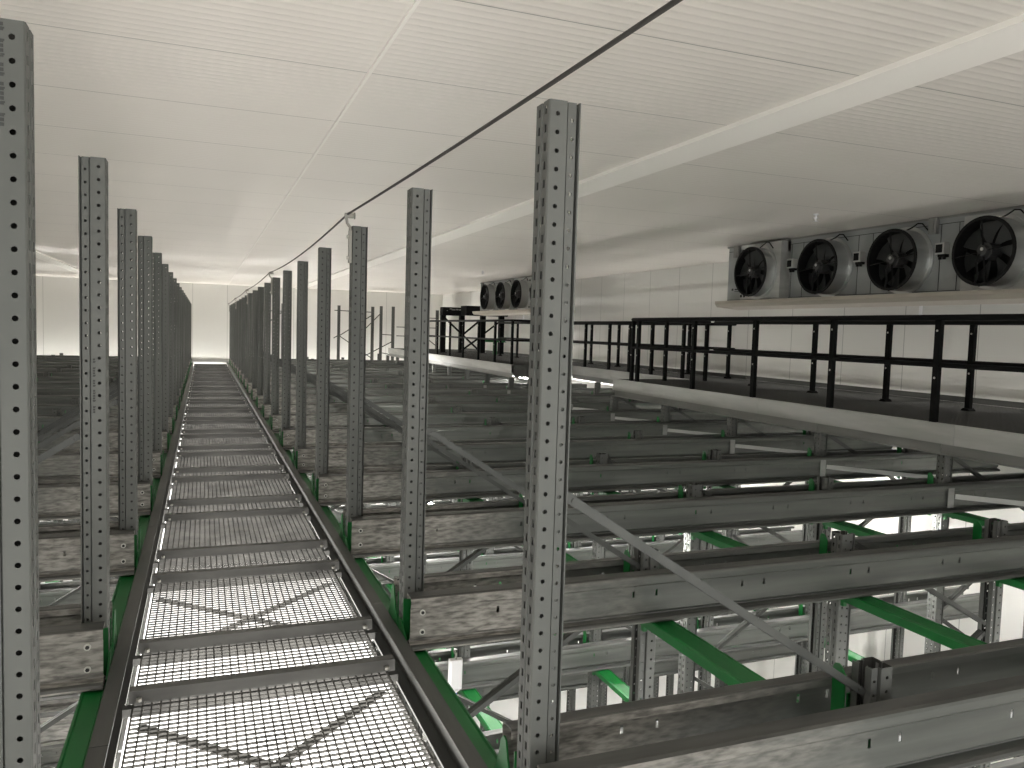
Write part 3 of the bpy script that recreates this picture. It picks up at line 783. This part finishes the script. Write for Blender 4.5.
# ------------------------------------------------------------------ small fittings
for k, (x, y, t) in enumerate(((6.19, 6.93, 'above the near platform'), (5.97, 17.3, 'above the far platform'))):
    p = MB(); p.cyl((x, y, ZCEIL), (x, y, ZCEIL - .012), .030, 16); p.cyl((x, y, ZCEIL - .012), (x, y, ZCEIL - .075), .010, 8); p.cyl((x, y, ZCEIL - .078), (x, y, ZCEIL - .082), .026, 12)
    p.bar((x - .03, y, ZCEIL - .045), (x + .03, y, ZCEIL - .045), .012, .012)
    thing('ceiling_sprinkler', p, M['plastic'], f'small white sprinkler head on the ceiling {t}', 'sprinkler')
hx, hy = 1.065, 3.315
e = empty('hanging_lamp', (hx, hy, -1.63), 'small white plastic emergency lamp hanging under the second row rail right of the walkway', 'lamp')
p = MB(); p.prism([(-.024, -.016), (.024, -.016), (.03, -.006), (.03, .016), (-.03, .016), (-.03, -.006)], (hx, hy, -1.61), (hx, hy, -1.475), ((1, 0, 0), (0, 1, 0))); p.cyl((hx, hy, -1.61), (hx, hy, -1.625), .026, 12, .012)
part('body', p, M['plastic'], e)
p = MB(); p.cyl((hx, hy, -1.645), (hx, hy, -1.62), .008, 8); part('plug', p, M['blue'], e)
p = MB(); p.tube([(hx, hy, -1.478), (hx, hy, -1.45), (hx, hy + .03, -1.447)], .005, 6); part('clip', p, M['hook'], e)

# lamps and added fill lights below the walkway and in the lower storey: they light the racking from below
hb = MB()
for y in (-.62, .60): hb.box(-.03, .03, y, y + .02, -.03, .03)
for y in (-.4, .4): hb.cyl((0, y, .028), (0, y, .065), .004, 6)
tb = MB(); tb.cyl((0, -.6, 0), (0, .6, 0), .028, 8)
ME_H = hb.mesh('housing', M['plastic'])
ME_T, ME_T2 = tb.mesh('diffuser', M['tube']), tb.mesh('diffuser', M['tube_low'])
ME_TW, ME_TF = tb.mesh('diffuser', M['deck_fill']), tb.mesh('diffuser', M['far_tube'])
def lamp(x, y, z, label, group, low=False, me=None):
    o = new('hanging_tube_lamp', ME_H, (x, y, z + ZC)); tag(o, label, 'lamp', group)
    c = bpy.data.objects.new('diffuser', me or (ME_T2 if low else ME_T)); link(c, o, (0, 0, 0)); c['label'] = 'glowing tube'; return o
pb = MB(); pb.box(-.0075, .0075, -1.04, 1.04, -.03, .03)
pt = MB(); pt.box(-.564, .564, -1.046, 1.046, -.018, .018)
ME_PH, ME_PT = pb.mesh('frame', M['plastic']), pt.mesh('diffuser', M['panel'])
for k in range(16):  # made-up panels: white glow through the mesh, soft light on the ceiling
    o = new('fill_light_panel', ME_PT, (.272, YC(0) - 4.5 + k * 2.1, -1.74 + ZC)); tag(o, f'added glowing fill panel below the walkway mesh, {ORD[k + 1]} from the camera', 'lamp', 'added fill panels under the walkway')
    for sx in (-1, 1):
        c = bpy.data.objects.new('side_frame', ME_PH); link(c, o, (sx * .5725, 0, 0))
ub = MB(); ub.box(-.26, .26, -.94, .94, -.012, 0)
ut = MB(); ut.prism([(-.25, .001), (-.24, .015), (.24, .015), (.25, .001)], (0, -.93, 0), (0, .93, 0), ((1, 0, 0), (0, 0, 1)))
ME_UH, ME_UT = ub.mesh('housing', M['plastic']), ut.mesh('diffuser', M['deck_fill'])
for k in range(17):  # made-up panels hidden below the decks, added to brighten the right wall and ceiling
    y = -4.2 + k * 1.9
    o = new('fill_light_panel', ME_UH, (8.05, y, -1.03 + ZC)); tag(o, f'added fill panel shining up under the platform deck, {ORD[k + 1]} from the camera', 'lamp', 'added fill panels under the platform decks')
    c = bpy.data.objects.new('diffuser', ME_UT); link(c, o, (0, 0, 0)); c['label'] = 'glowing diffuser'
for i in range(5, 18):  # made-up tubes hidden by the rails, added to brighten the ceiling
    lamp(2.86, YC(i) + .76, -2.35, f'added fill light tube in the gap between frames behind the {ORD[i]} right tall post', 'added fill tubes inside the racking', True)
for i in range(-3, -1):  # made-up tubes out of view, added to brighten the near right ceiling
    lamp(2.86, YC(i) + .76, -2.35, f'added fill light tube right of the walkway behind the camera, {ORD[i + 4]} from the back', 'added fill tubes behind the camera', True)
for k in range(8):
    o = lamp(-5.2 + k * 1.75, 29.95, -2.2, f'white tube lamp low in front of the far wall, {ORD[k + 1]} from the left', 'tube lamps at the far wall', False, ME_TF); o.rotation_euler = (0, 0, math.pi / 2)
db = MB(); db.box(-.55, .55, -.045, .045, 0, .03); db.box(-.55, .55, -.055, -.045, -.02, .03); db.box(-.55, .55, .045, .055, -.02, .03)
dt = MB(); dt.prism([(-.045, 0), (-.035, -.02), (.035, -.02), (.045, 0)], (-.53, 0, 0), (.53, 0, 0), ((0, 1, 0), (0, 0, 1)))
ME_DH, ME_DT = db.mesh('housing', M['plastic']), dt.mesh('diffuser', M['batten'])
for i in range(1, 18, 2):
    for x, w in ((2.86, 'first gap right of the walkway'), (5.47, 'second gap right of the walkway'), (8.03, 'by the right wall'), (-2.34, 'first gap left of the walkway')):
        if x < 0 and i > 11: continue
        o = new('hanging_batten_lamp', ME_DH, (x, YC(i) + .118, -1.485 + ZC)); tag(o, f'batten lamp under the {ORD[i]} row rails, {w}', 'lamp', 'batten lamps under the rails')
        c = bpy.data.objects.new('diffuser', ME_DT); link(c, o, (0, 0, 0)); c['label'] = 'glowing diffuser'
for x, y, z, t in ((5.55, 21.9, -1.10, 'by the far wall frames'), (7.30, 18.2, -1.10, 'under the far platform end')):
    lamp(x, y, z, f'white tube lamp just above the rails {t}', 'tube lamps at the platforms', True)

# ------------------------------------------------------------------ world, camera, view
w = bpy.data.worlds.new('World'); SC.world = w; w.use_nodes = True
w.node_tree.nodes['Background'].inputs[0].default_value = (.8, .8, .78, 1); w.node_tree.nodes['Background'].inputs[1].default_value = 1.05
F, yaw, pitch, roll = 793.508, .3728, -.0658, .0295
cd = bpy.data.cameras.new('camera'); cam = bpy.data.objects.new('camera', cd); COL.objects.link(cam)
cd.sensor_fit = 'HORIZONTAL'; cd.sensor_width = 36; cd.lens = F * 36 / 1024; cd.clip_start = .05; cd.clip_end = 200
fw = Vector((math.sin(yaw) * math.cos(pitch), math.cos(yaw) * math.cos(pitch), math.sin(pitch)))
r0 = Vector((math.cos(yaw), -math.sin(yaw), 0)); u0 = r0.cross(fw)
r = r0 * math.cos(roll) + u0 * math.sin(roll); u = -r0 * math.sin(roll) + u0 * math.cos(roll)
cam.matrix_world = Matrix(((r.x, u.x, -fw.x, 0), (r.y, u.y, -fw.y, 0), (r.z, u.z, -fw.z, ZC), (0, 0, 0, 1)))
SC.camera = cam
SC.view_settings.view_transform = 'Standard'; SC.view_settings.look = 'None'
SC.view_settings.exposure = 0.86; SC.view_settings.gamma = 1.0; SC.view_settings.use_curve_mapping = False
